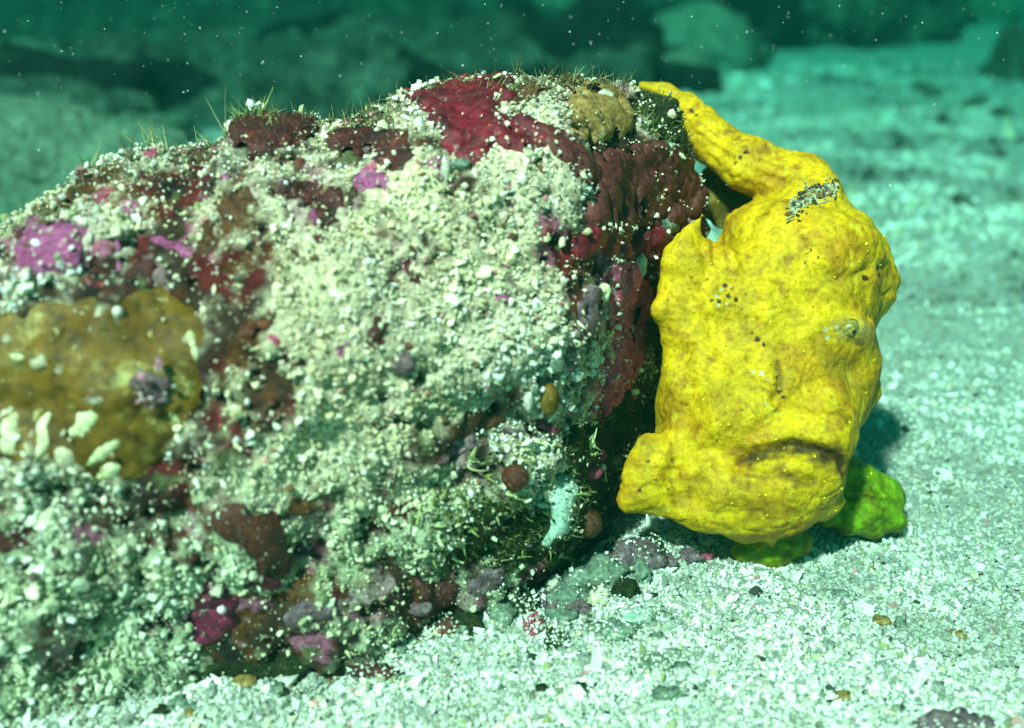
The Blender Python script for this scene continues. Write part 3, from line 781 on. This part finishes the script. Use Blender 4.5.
# folds and creases of the skin: (polyline, width px, depth m)
STROKES = [
 ([(736,465),(756,454),(790,446),(815,449),(838,459),(848,474)], 6.5, -0.0032), ([(748,472),(780,476),(812,482)], 5, -0.003), ([(745,444),(790,434),(830,440)], 7, 0.0022),
 ([(735,465),(715,450),(690,455),(672,470)], 8, -0.0025), ([(690,500),(720,512),(760,510)], 9, -0.002), ([(676,445),(672,480),(684,510)], 8, -0.0022),
 ([(760,255),(768,290),(765,320)], 8, 0.0018), ([(722,215),(716,255),(700,290)], 6, -0.002),
 ([(735,205),(728,240),(735,270)], 5, 0.002), ([(820,275),(850,280),(872,270)], 7, -0.0022), ([(800,290),(835,310),(870,318)], 7, -0.0024), 
 ([(778,365),(782,385),(775,400)], 5, -0.0028), ([(790,400),(820,408),(850,405)], 7, -0.002), ([(700,340),(720,380),(715,430)], 10, 0.002),
 ([(684,350),(690,400),(684,440)], 7, -0.002), ([(800,206),(830,195),(836,190)], 5, -0.0015), ([(745,195),(790,195),(820,200)], 6, -0.0018), 
 ([(700,318),(730,325),(760,320)], 8, -0.0018), ([(860,250),(884,268)], 6, -0.002), ([(785,410),(760,430),(740,450)], 8, -0.0018), ([(665,340),(672,380)], 6, .002),
]
for (ln, wd, am) in STROKES:
    dd = polyline_dist(q2, ln); disp = disp + am * np.exp(-(dd / wd) ** 2) * front
# fin rays on the feet and arm
for (ln) in [[(770,540),(746,553)],[(772,540),(776,556)],[(774,540),(797,546)],[(850,500),(895,521)],[(850,500),(872,526)],[(845,500),(846,526)],[(845,500),(824,520)],[(850,490),(892,499)]]:
    dd = polyline_dist(q2, ln); disp = disp + 0.0022 * np.exp(-(dd / 3.0) ** 2)
for ln in [[(705,335),(658,305)],[(706,325),(664,282)],[(708,312),(674,258)],[(712,300),(688,236)],[(716,292),(703,216)],
           [(800,172),(745,150),(700,118),(650,88)],[(805,184),(745,162),(702,132),(668,96)],[(800,196),(748,176),(708,152)],[(690,486),(622,504)],[(690,474),(618,486)],[(690,466),(622,462)],[(690,458),(640,438)]]:
    dd = polyline_dist(q2, ln); disp = disp + (0.0009 * np.exp(-(dd / 2.8) ** 2) - 0.0006 * np.exp(-((dd - 6) / 3.0) ** 2)) * front * (0.6 + 0.6 * fbm(FVt, 0.02, 207, 2))
FVt = FVt + FN * disp[:, None]
# pigment, plus shade painted into the feet and the fin membrane
Y1, Y2, Y3 = np.array([0.66, 0.405, 0.002]), np.array([0.52, 0.265, 0.002]), np.array([0.28, 0.11, 0.003])
n1 = fbm(FVt, 0.03, 301, 3); n2 = fbm(FVt, 0.008, 302, 3); n3 = fbm(FVt, 0.004, 303, 2)
col = Y1 + (Y2 - Y1) * sstep(-0.05, 0.50, n1 + 0.45 * n2)[:, None]
col = col + (Y3 - col) * (0.65 * sstep(0.26, 0.65, n2 + 0.4 * n3))[:, None]
crk = sstep(0.10, 0.0, np.abs(fbm(FVt, 0.020, 311, 3))) * sstep(-0.2, 0.3, fbm(FVt, 0.05, 312, 2))
col = col + (np.array([0.30, 0.13, 0.006]) - col) * (0.6 * crk)[:, None]
spk = sstep(0.45, 0.62, fbm(FVt, 0.0065, 313, 2))
col = col + (np.array([0.80, 0.62, 0.05]) - col) * (0.5 * spk)[:, None]
def tint(line, wd, c, a, jit=4.0):
    global col
    dd = polyline_dist(q2 + jit * np.stack([n2, n3], 1) * 1.5, line)
    w = a * np.exp(-(dd / wd) ** 2) * sstep(-0.2, 0.1, front)
    col = col + (np.array(c) - col) * np.clip(w, 0, 1)[:, None]
BR = (0.06, 0.028, 0.006)
tint([(750,456),(790,446),(815,450),(836,458),(846,472)], 7, BR, 0.95, 5)
tint([(800,447),(838,460)], 9, BR, 0.8, 6)
tint([(738,462),(752,455)], 3.5, BR, 0.7)
tint([(748,474),(780,477),(812,484)], 4, (0.16, 0.075, 0.008), 0.7)
tint([(700,480),(730,500),(770,505)], 14, (0.36, 0.17, 0.01), 0.5, 9)
tint([(680,500),(700,512)], 9, (0.36, 0.17, 0.01), 0.5, 9)
tint([(778,362),(783,384)], 4, (0.10, 0.05, 0.01), 0.8)
tint([(830,365),(850,372),(872,400)], 9, (0.30, 0.22, 0.015), 0.6, 8)
tint([(835,285),(860,280)], 8, (0.34, 0.24, 0.015), 0.6, 8)
tint([(745,205),(720,235),(712,250)], 8, (0.66, 0.28, 0.01), 0.6)
tint([(843,328),(862,331)], 9, (0.20, 0.18, 0.07), 0.8, 6)
tint([(848,340),(862,341)], 3, (0.05, 0.04, 0.015), 0.8, 4)
tint([(745,330),(760,355)], 12, (0.50, 0.28, 0.01), 0.5, 8)
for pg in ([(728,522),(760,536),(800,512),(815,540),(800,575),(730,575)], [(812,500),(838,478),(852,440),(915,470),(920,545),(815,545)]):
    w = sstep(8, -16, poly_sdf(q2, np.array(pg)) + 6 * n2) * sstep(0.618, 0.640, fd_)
    col = col + (np.array([0.085, 0.25, 0.005]) * (1 + 1.0 * n2 + 0.7 * n3)[:, None] - col) * (0.85 * w)[:, None]  # feet painted green, as if shaded and lit only by green water light
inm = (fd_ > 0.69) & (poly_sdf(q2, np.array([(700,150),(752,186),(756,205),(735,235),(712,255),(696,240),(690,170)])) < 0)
col[inm] = np.array([0.13, 0.10, 0.012]) * (1 + 0.5 * n3[inm])[:, None]  # shade under the arched fin painted into the membrane as dark olive
def dots(lst, c):
    global col
    for (x, y, r) in lst:
        dd = np.hypot(q2[:, 0] - x, (q2[:, 1] - y)); w = (dd < 0.72 * r + 1.2 * n3) & (front > 0)
        col[w] = c
dots([(757,339,3.2),(764,344,2.6),(779,375,2.8),(775,383,2.2),(782,390,3.4),(786,396,2.4),(742,410,2.4),(752,332,1.8),(805,262,2.6),(811,251,2),(818,258,2.6),(736,299,4),(725,285,3.4),(728,296,3),(719,302,2.6),(712,300,2),(745,294,2),(692,277,1.6),(740,157,3.2),(746,152,3.6),(735,163,2.2),(690,106,3.4),(694,110,3),(806,214,2.2),(698,262,1.6),(812,200,3),(836,258,2),(883,268,4),(884,276,3),(868,279,4),(668,300,1.6),(672,460,3),(648,462,2.4),(654,480,2.6),(640,490,2),(668,490,2.8)], (0.06, 0.03, 0.008))
dots([(722,290,3),(716,296,2.6),(730,287,2),(726,304,2.4),(762,372,3.2),(768,378,1.8),(766,404,1.6),(826,330,3),(828,338,2.4),(836,328,2.2),(753,371,1.6),(718,306,2)], (0.62, 0.60, 0.42))
pb = at_ground(765, 555)
col = np.clip(col, 0.003, 0.85)
fish = thing('frogfish', (0.17, 0.60, 0.0), 'yellow lumpy frogfish with a downturned mouth leaning against the encrusted rock', 'fish')
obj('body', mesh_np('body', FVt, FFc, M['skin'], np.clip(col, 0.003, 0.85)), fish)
FISH_BVH = BVHTree.FromPolygons([Vector(v) for v in FVt], [tuple(q) for q in FFc])
p, nn = hit(FISH_BVH, 853, 331)
R = 11.0 * 0.63 / FPX
v, f_ = blob(p - nn * R * 0.78, (R, R, R), 2, 0.12, 0.8)
eye = obj('eye', mesh_np('eye', v, f_, M['eye']), fish, label='small grey green eye')
v, f_ = blob(p + nn * R * 0.06, (R * .26, R * .26, R * .2), 2, 0.02, 0.8, 2)
obj('pupil', mesh_np('pupil', v, f_, M['pupil']), eye)
# folded lure in its groove on the forehead
pl, cl_ = [], []
for tt in np.linspace(0, 1, 380):
    x = 790 + 46 * tt + rng.normal() * 2.0; y = 212 - 22 * tt - 6 * math.sin(math.pi * tt) + rng.normal() * 5.0
    p, nn = hit(FISH_BVH, x, y)
    if p is None: continue
    pl.append(p + nn * 0.0008)
pl = np.array(pl)
obj('folded_lure', grain_mesh('folded_lure', pl, rng.uniform(0.0004, 0.0011, len(pl)), pick_cols(len(pl), [(3, (0.30, 0.32, 0.20)), (2, (0.05, 0.04, 0.02)), (2, (0.48, 0.48, 0.32)), (1, (0.2, 0.1, 0.03))], 0.2), M['grain'], aniso=0.5), fish, label='grey mottled folded lure on the forehead')
# small warts of skin
wp, wr = [], []
for k in range(110):
    x, y = rng.uniform(655, 890), rng.uniform(190, 520)
    p, nn = hit(FISH_BVH, x, y)
    if p is None: continue
    wp.append(p); wr.append(rng.uniform(0.0004, 0.0010))
wp = np.array(wp); wr = np.array(wr)
obj('skin_warts', grain_mesh('skin_warts', wp, wr, pick_cols(len(wp), [(6, (0.74, 0.52, 0.012)), (3, (0.5, 0.27, 0.01))], 0.15), M['grain'], aniso=0.25, jit=0.1, smooth=True), fish, kind='stuff')

# ------------------------------------------------------------------ rubble on the sand
def rubble(name, px, py, size, mat, label, sq=(1, 0.8, 0.6), seed=1, amp=0.4, rz=0, tilt=0, group=None):
    g = at_ground(px, py, 0.0); z = gz(g[0], g[1])
    V, F = blob((0, 0, 0), np.array([1, 1, 1.0]), seed, amp * 1.5, 0.9, 3)
    V = V * (1 + 0.55 * fbm(V + seed, 0.45, seed + 2, 3, 0.65) + 0.15 * vnoise(V + seed, 0.14, seed))[:, None]
    size = size * 0.72
    V = (V * np.array(sq) * size) @ rotz(rz, tilt).T
    o = obj(name, mesh_np(name, V, F, mat)); o.location = (g[0], g[1], z + size * sq[2] * 0.15)
    o['label'] = label; o['category'] = 'shell' if 'shell' in name else 'stone'
    if group: o['group'] = group
    if size > 0.0065:
        k = rng.choice(len(V), 260); g2 = V[k] * 1.0
        obj_g = bpy.data.objects.new('settled_grit', grain_mesh('settled_grit', g2, rng.uniform(0.0004, 0.0012, 260), pick_cols(260, SAND_COLS + [(12, (0.10, 0.08, 0.05))]), M['grain'], 'oct', 0.3, 0.25))
        C.objects.link(obj_g); obj_g.parent = o; obj_g['kind'] = 'stuff'
    return o
rubble('rubble_stone', 534, 640, 0.010, M['pinkred'], 'pink red stone half dark, lying at the foot of the encrusted rock', (0.8, 0.8, 1.1), 31)
rubble('rubble_stone', 556, 648, 0.010, M['moss'], 'dark mossy stone touching the pink red stone', (1.0, 0.8, 0.8), 32)
rubble('shell_fragment', 545, 606, 0.014, M['shell'], 'long pale shell fragment propped up below the mossy rock end', (0.35, 0.4, 1.1), 33, rz=20, tilt=35)
rubble('rubble_stone', 600, 612, 0.010, M['pale'], 'yellowish upright pebble at the corner of the encrusted rock', (0.7, 0.6, 1.2), 34)
rubble('rubble_stone', 474, 626, 0.010, M['pale'], 'pale yellow green pebble below the purple grey crust', (1.2, 0.9, 0.8), 35)
rubble('rubble_stone', 500, 626, 0.008, M['paleteal'], 'pale green pebble beside the yellow green pebble', (1, 0.8, 1), 36)
rubble('rubble_stone', 688, 566, 0.008, M['greypink'], 'pinkish grit stone in front of the hollow under the frogfish', (1.5, 0.9, 0.7), 37)
rubble('rubble_stone', 706, 560, 0.006, M['pinkred'], 'small reddish stone beside the pinkish grit stone', (1, 0.9, 0.8), 38)
rubble('rubble_stone', 592, 590, 0.020, M['greygreen'], 'encrusted grey green lump of rubble at the mossy end of the rock', (1.3, 1.0, 0.8), 48)
rubble('rubble_stone', 632, 574, 0.016, M['greypink'], 'encrusted pinkish grey lump beneath the lower fin of the frogfish', (1.3, 1.0, 0.7), 49)
rubble('rubble_stone', 560, 606, 0.015, M['greygreen'], 'sandy encrusted lump between mossy rock end and grey green lump', (1.2, 1.0, 0.8), 50)
for k, (px, py, sz, mk) in enumerate([(575, 596, .012, 'moss'), (548, 610, .011, 'greypink'), (615, 586, .010, 'moss'), (640, 588, .009, 'greygreen'), (520, 622, .011, 'moss'), (500, 634, .009, 'greygreen'), (580, 618, .008, 'greypink'),
        (655, 566, .010, 'moss'), (668, 574, .007, 'greypink'), (470, 640, .009, 'moss'), (560, 628, .008, 'greygreen'), (625, 606, .008, 'moss')]):
    nm_ = {'moss': 'dark mossy', 'greypink': 'purplish', 'greygreen': 'grey green'}[mk]
    rubble('rubble_stone', px, py, sz, M[mk], nm_ + ' sandy lump heaped against the mossy end of the rock', (1.3, 1.0, 0.9), 510 + k, 0.4, 37 * k, group=nm_ + ' lumps at the mossy end of the rock')
rubble('rubble_stone', 610, 640, 0.013, M['greygreen'], 'flat grey green rubble slab near the pink red stone', (1.6, 0.8, 0.5), 39)
rubble('rubble_stone', 655, 672, 0.010, M['greygreen'], 'grey green clump half sunk in open sand', (1.1, 0.9, 0.6), 40)
rubble('rubble_stone', 668, 698, 0.008, M['greygreen'], 'small clump beside the larger grey green clump', (1.2, 0.9, 0.5), 41)
rubble('shell_fragment', 640, 628, 0.012, M['paleteal'], 'pale curved shell fragment between slab and grey green clump', (1.4, 0.5, 0.6), 42, rz=30)
rubble('rubble_stone', 900, 622, 0.007, M['greygreen'], 'dark grey green chip standing alone on open sand', (0.6, 0.7, 1.1), 43)
rubble('rubble_stone', 880, 618, 0.006, M['tan'], 'small tan stone beside the dark grey green chip', (1.1, 0.9, 0.8), 44)
rubble('rubble_stone', 956, 722, 0.014, M['greypink'], 'purple grey stone lying on the foreground sand', (1.6, 0.8, 0.6), 45)
rubble('rubble_stone', 440, 642, 0.010, M['darkred'], 'maroon stone tucked under the rock edge beside pale sand', (1.4, 0.8, 0.8), 46, rz=-25)
rubble('rubble_stone', 372, 680, 0.010, M['darkred'], 'low maroon stone against the shaded foot of the rock', (1.5, 0.8, 0.6), 47)
for k in range(84):
    if k < 24: px, py = rng.uniform(520, 690), rng.uniform(585, 690)
    elif k < 62: px = rng.uniform(120, 640); py = float(np.interp(px, [100, 260, 420, 520, 600, 640], [728, 694, 650, 622, 598, 572])) + rng.uniform(-4, 22)
    else: px, py = rng.uniform(660, 1020), rng.uniform(440, 725)
    mk = ['shell', 'greygreen', 'shell', 'sand', 'moss', 'sand', 'greygreen', 'tan', 'shell'][k % 9]
    nm = 'shell_fragment' if mk == 'shell' else 'rubble_stone'
    desc = {'shell': ('small pale shell chip in the coarse sand', 'shell chips in the sand'), 'greygreen': ('small grey green stone in the coarse sand', 'grey green stones in the sand'),
            'tan': ('small tan stone in the coarse sand', 'tan stones in the sand'), 'moss': ('small blackish mossy crumb in the coarse sand', 'mossy crumbs in the sand'), 'sand': ('small whitish lump in the coarse sand', 'whitish lumps in the sand')}[mk]
    where = ' below the mossy end of the rock' if k < 24 else ' along the foot of the encrusted rock' if k < 62 else ' out on the open sand before the frogfish'
    desc = (desc[0].replace(' in the coarse sand', '') + where, desc[1] + where)
    rubble(nm, px, py, rng.uniform(0.003, 0.0065), M[mk], desc[0], (rng.uniform(.8, 1.5), rng.uniform(.6, 1), rng.uniform(.4, .8)), 60 + k, 0.4, rng.uniform(0, 180), group=desc[1])

# ------------------------------------------------------------------ reef behind
TOPZ = []
def boulder(px, py, size, mat, label, sq=(1, 0.8, 0.7), seed=1, rz=0, group=None, name='reef_boulder', amp=0.85):
    if size > 0.3: size = 0.24 + 0.3 * size; sq = (sq[0] * 1.3, sq[1], min(sq[2], 0.6))
    g = at_ground(px, py, 0.0); z = gz(g[0], g[1])
    V, F = blob((0, 0, 0), np.array(sq) * size, seed, amp, 0.8, 4 if size > 0.15 else 3, rotz(rz))
    Nb = vnormals(V, F); V = V + Nb * (size * 0.22 * fbm(V / size, 0.30, seed + 5, 3, 0.65))[:, None]
    o = obj(name, mesh_np(name, V, F, mat)); o.location = (g[0], g[1], z + size * sq[2] * 0.3)
    o['label'] = label; o['category'] = 'boulder'; TOPZ.append(o.location.z + V[:, 2].max())
    if group: o['group'] = group
    return o
boulder(62, 200, 0.14, M['reefpale'], 'pale green rounded boulder behind the shoulder of the encrusted rock', (1.05, 0.8, 0.75), 401)
boulder(672, 96, 0.085, M['reefpale'], 'pale block shaped boulder behind the arched fin', (0.9, 0.6, 0.8), 402, 10)
boulder(566, 34, 0.29, M['reefpale'], 'tall pale pillar boulder standing in the dark reef', (0.36, 0.4, 1.0), 403)
boulder(530, 78, 0.13, M['reef'], 'mossy boulder just beyond the top of the encrusted rock', (1.2, 0.8, 0.6), 404)
boulder(385, 82, 0.16, M['reef'], 'grey green ragged boulder beyond the ridge of the encrusted rock', (1.2, 0.8, 0.7), 405)
boulder(850, 46, 0.20, M['reef'], 'rounded boulder at the edge of the sand slope', (1.4, 0.8, 0.6), 406)
boulder(1020, 78, 0.12, M['reef'], 'ragged boulder sitting on the sand slope', (0.7, 0.7, 0.7), 407)
# a low bank of reef rubble rises out of the sand behind
rx = np.linspace(-5.5, 1.9, 300); ry = np.concatenate([np.linspace(1.75, 4.5, 190), np.linspace(4.55, 12, 60)])
RX, RY = np.meshgrid(rx, ry, indexing='ij')
Q = np.stack([RX, RY, np.zeros_like(RX)], -1)
edge = 2.15 + 1.3 * sstep(-0.1, 0.9, RX) + 1.6 * sstep(0.4, 1.7, RX) + 0.45 * fbm(Q, 0.5, 71, 3)
hh_ = sstep(-0.25, 0.5, RY - edge)
RZ = ground_z(Q) - 0.09 + hh_ * (0.13 + 0.10 * np.abs(fbm(Q, 0.30, 72, 4, 0.6)) + 0.03 * fbm(Q, 0.07, 73, 3))
idx = np.arange(RX.size).reshape(RX.shape)
F = np.stack([idx[:-1, :-1], idx[1:, :-1], idx[1:, 1:], idx[:-1, 1:]], -1).reshape(-1, 4)
obj('reef_bank', mesh_np('reef_bank', np.stack([RX, RY, RZ], -1).reshape(-1, 3), F, M['reef']), kind='structure', label='dark mottled bank of reef rubble behind the sand')
KINDS = [('reefdark', 'dark mossy blurred reef boulder', 'dark boulders'), ('reef', 'mottled grey green reef boulder', 'mottled boulders'),
         ('reefpale', 'pale silted reef boulder', 'pale boulders')]
spots = []
for k in range(80):
    px = rng.uniform(-120, 640); spots.append((px, rng.uniform(52, 118) + (30 if px < 160 else 0), rng.uniform(0.05, 0.13)))
for k in range(34):
    px = rng.uniform(600, 1000); spots.append((px, rng.uniform(8, 62) - 0.10 * max(0, px - 740), rng.uniform(0.05, 0.16)))
for k, (px, py, s_) in enumerate(spots):
    kd = KINDS[rng.choice(3, p=[0.40, 0.52, 0.08])]
    zone = 'behind the shoulder of the encrusted rock' if px < 170 else 'beyond the ridge of the encrusted rock' if px < 400 else 'beyond the red sponge top of the rock' if px < 640 else 'along the far edge of the sand behind the frogfish'
    boulder(px, py, s_, M[kd[0]], kd[1] + ' ' + zone, (rng.uniform(1.0, 1.6), 0.8, rng.uniform(0.6, 1.1)), 600 + k, rng.uniform(-40, 40), kd[2] + ' ' + zone)
for k, (px, py, s_) in enumerate([(925, 92, .05), (975, 105, .04), (942, 128, .025), (900, 150, .03), (960, 210, .02), (1000, 120, .03)]):
    boulder(px, py, s_ * 0.7, M['reef'] if k % 2 else M['reef'], 'small dark stone on the distant sand slope', (1.1, .8, .75), 460 + k, 30 * k, 'dark stones on the distant sand', 'sand_stone')['category'] = 'stone'

# ------------------------------------------------------------------ specks drifting in the water, and the water itself
n = 520
px = rng.uniform(-40, 1060, n); py = np.abs(rng.normal(0, 95, n)) - 20
d = rng.uniform(0.50, 0.86, n)
P = np.stack([at_depth(a, b, c) for a, b, c in zip(px, py, d)])
r = np.exp(rng.normal(math.log(0.00022), 0.5, n)) * d / 0.6
keep = P[:, 2] > 0.03
obj('drifting_specks', grain_mesh('drifting_specks', P[keep], r[keep], np.full((keep.sum(), 3), 0.8), M['grain'], 'oct', 0.2, 0.1, True), kind='stuff', label='pale specks drifting in the green water')

hm = bpy.data.materials.new('haze'); hm.use_nodes = True; nt = hm.node_tree; nt.nodes.clear()
ho = nt.nodes.new('ShaderNodeOutputMaterial'); hv = nt.nodes.new('ShaderNodeVolumePrincipled')
hv.inputs['Color'].default_value = (0.006, 0.048, 0.042, 1)
hv.inputs['Absorption Color'].default_value = (0.0, 0.46, 0.38, 1)
hv.inputs['Density'].default_value = 0.84
hv.inputs['Anisotropy'].default_value = 0.6
nt.links.new(hv.outputs[0], ho.inputs['Volume'])
x0, x1, y0, y1, z0, z1 = -32, 32, -22, 42, -1.6, 0.56
V = np.array([(x, y, z) for x in (x0, x1) for y in (y0, y1) for z in (z0, z1)], float)
F = np.array([(0, 1, 3, 2), (4, 6, 7, 5), (0, 4, 5, 1), (2, 3, 7, 6), (0, 2, 6, 4), (1, 5, 7, 3)])
obj('haze', mesh_np('haze', V, F, hm, smooth=False), kind='stuff', label='green water around the scene')
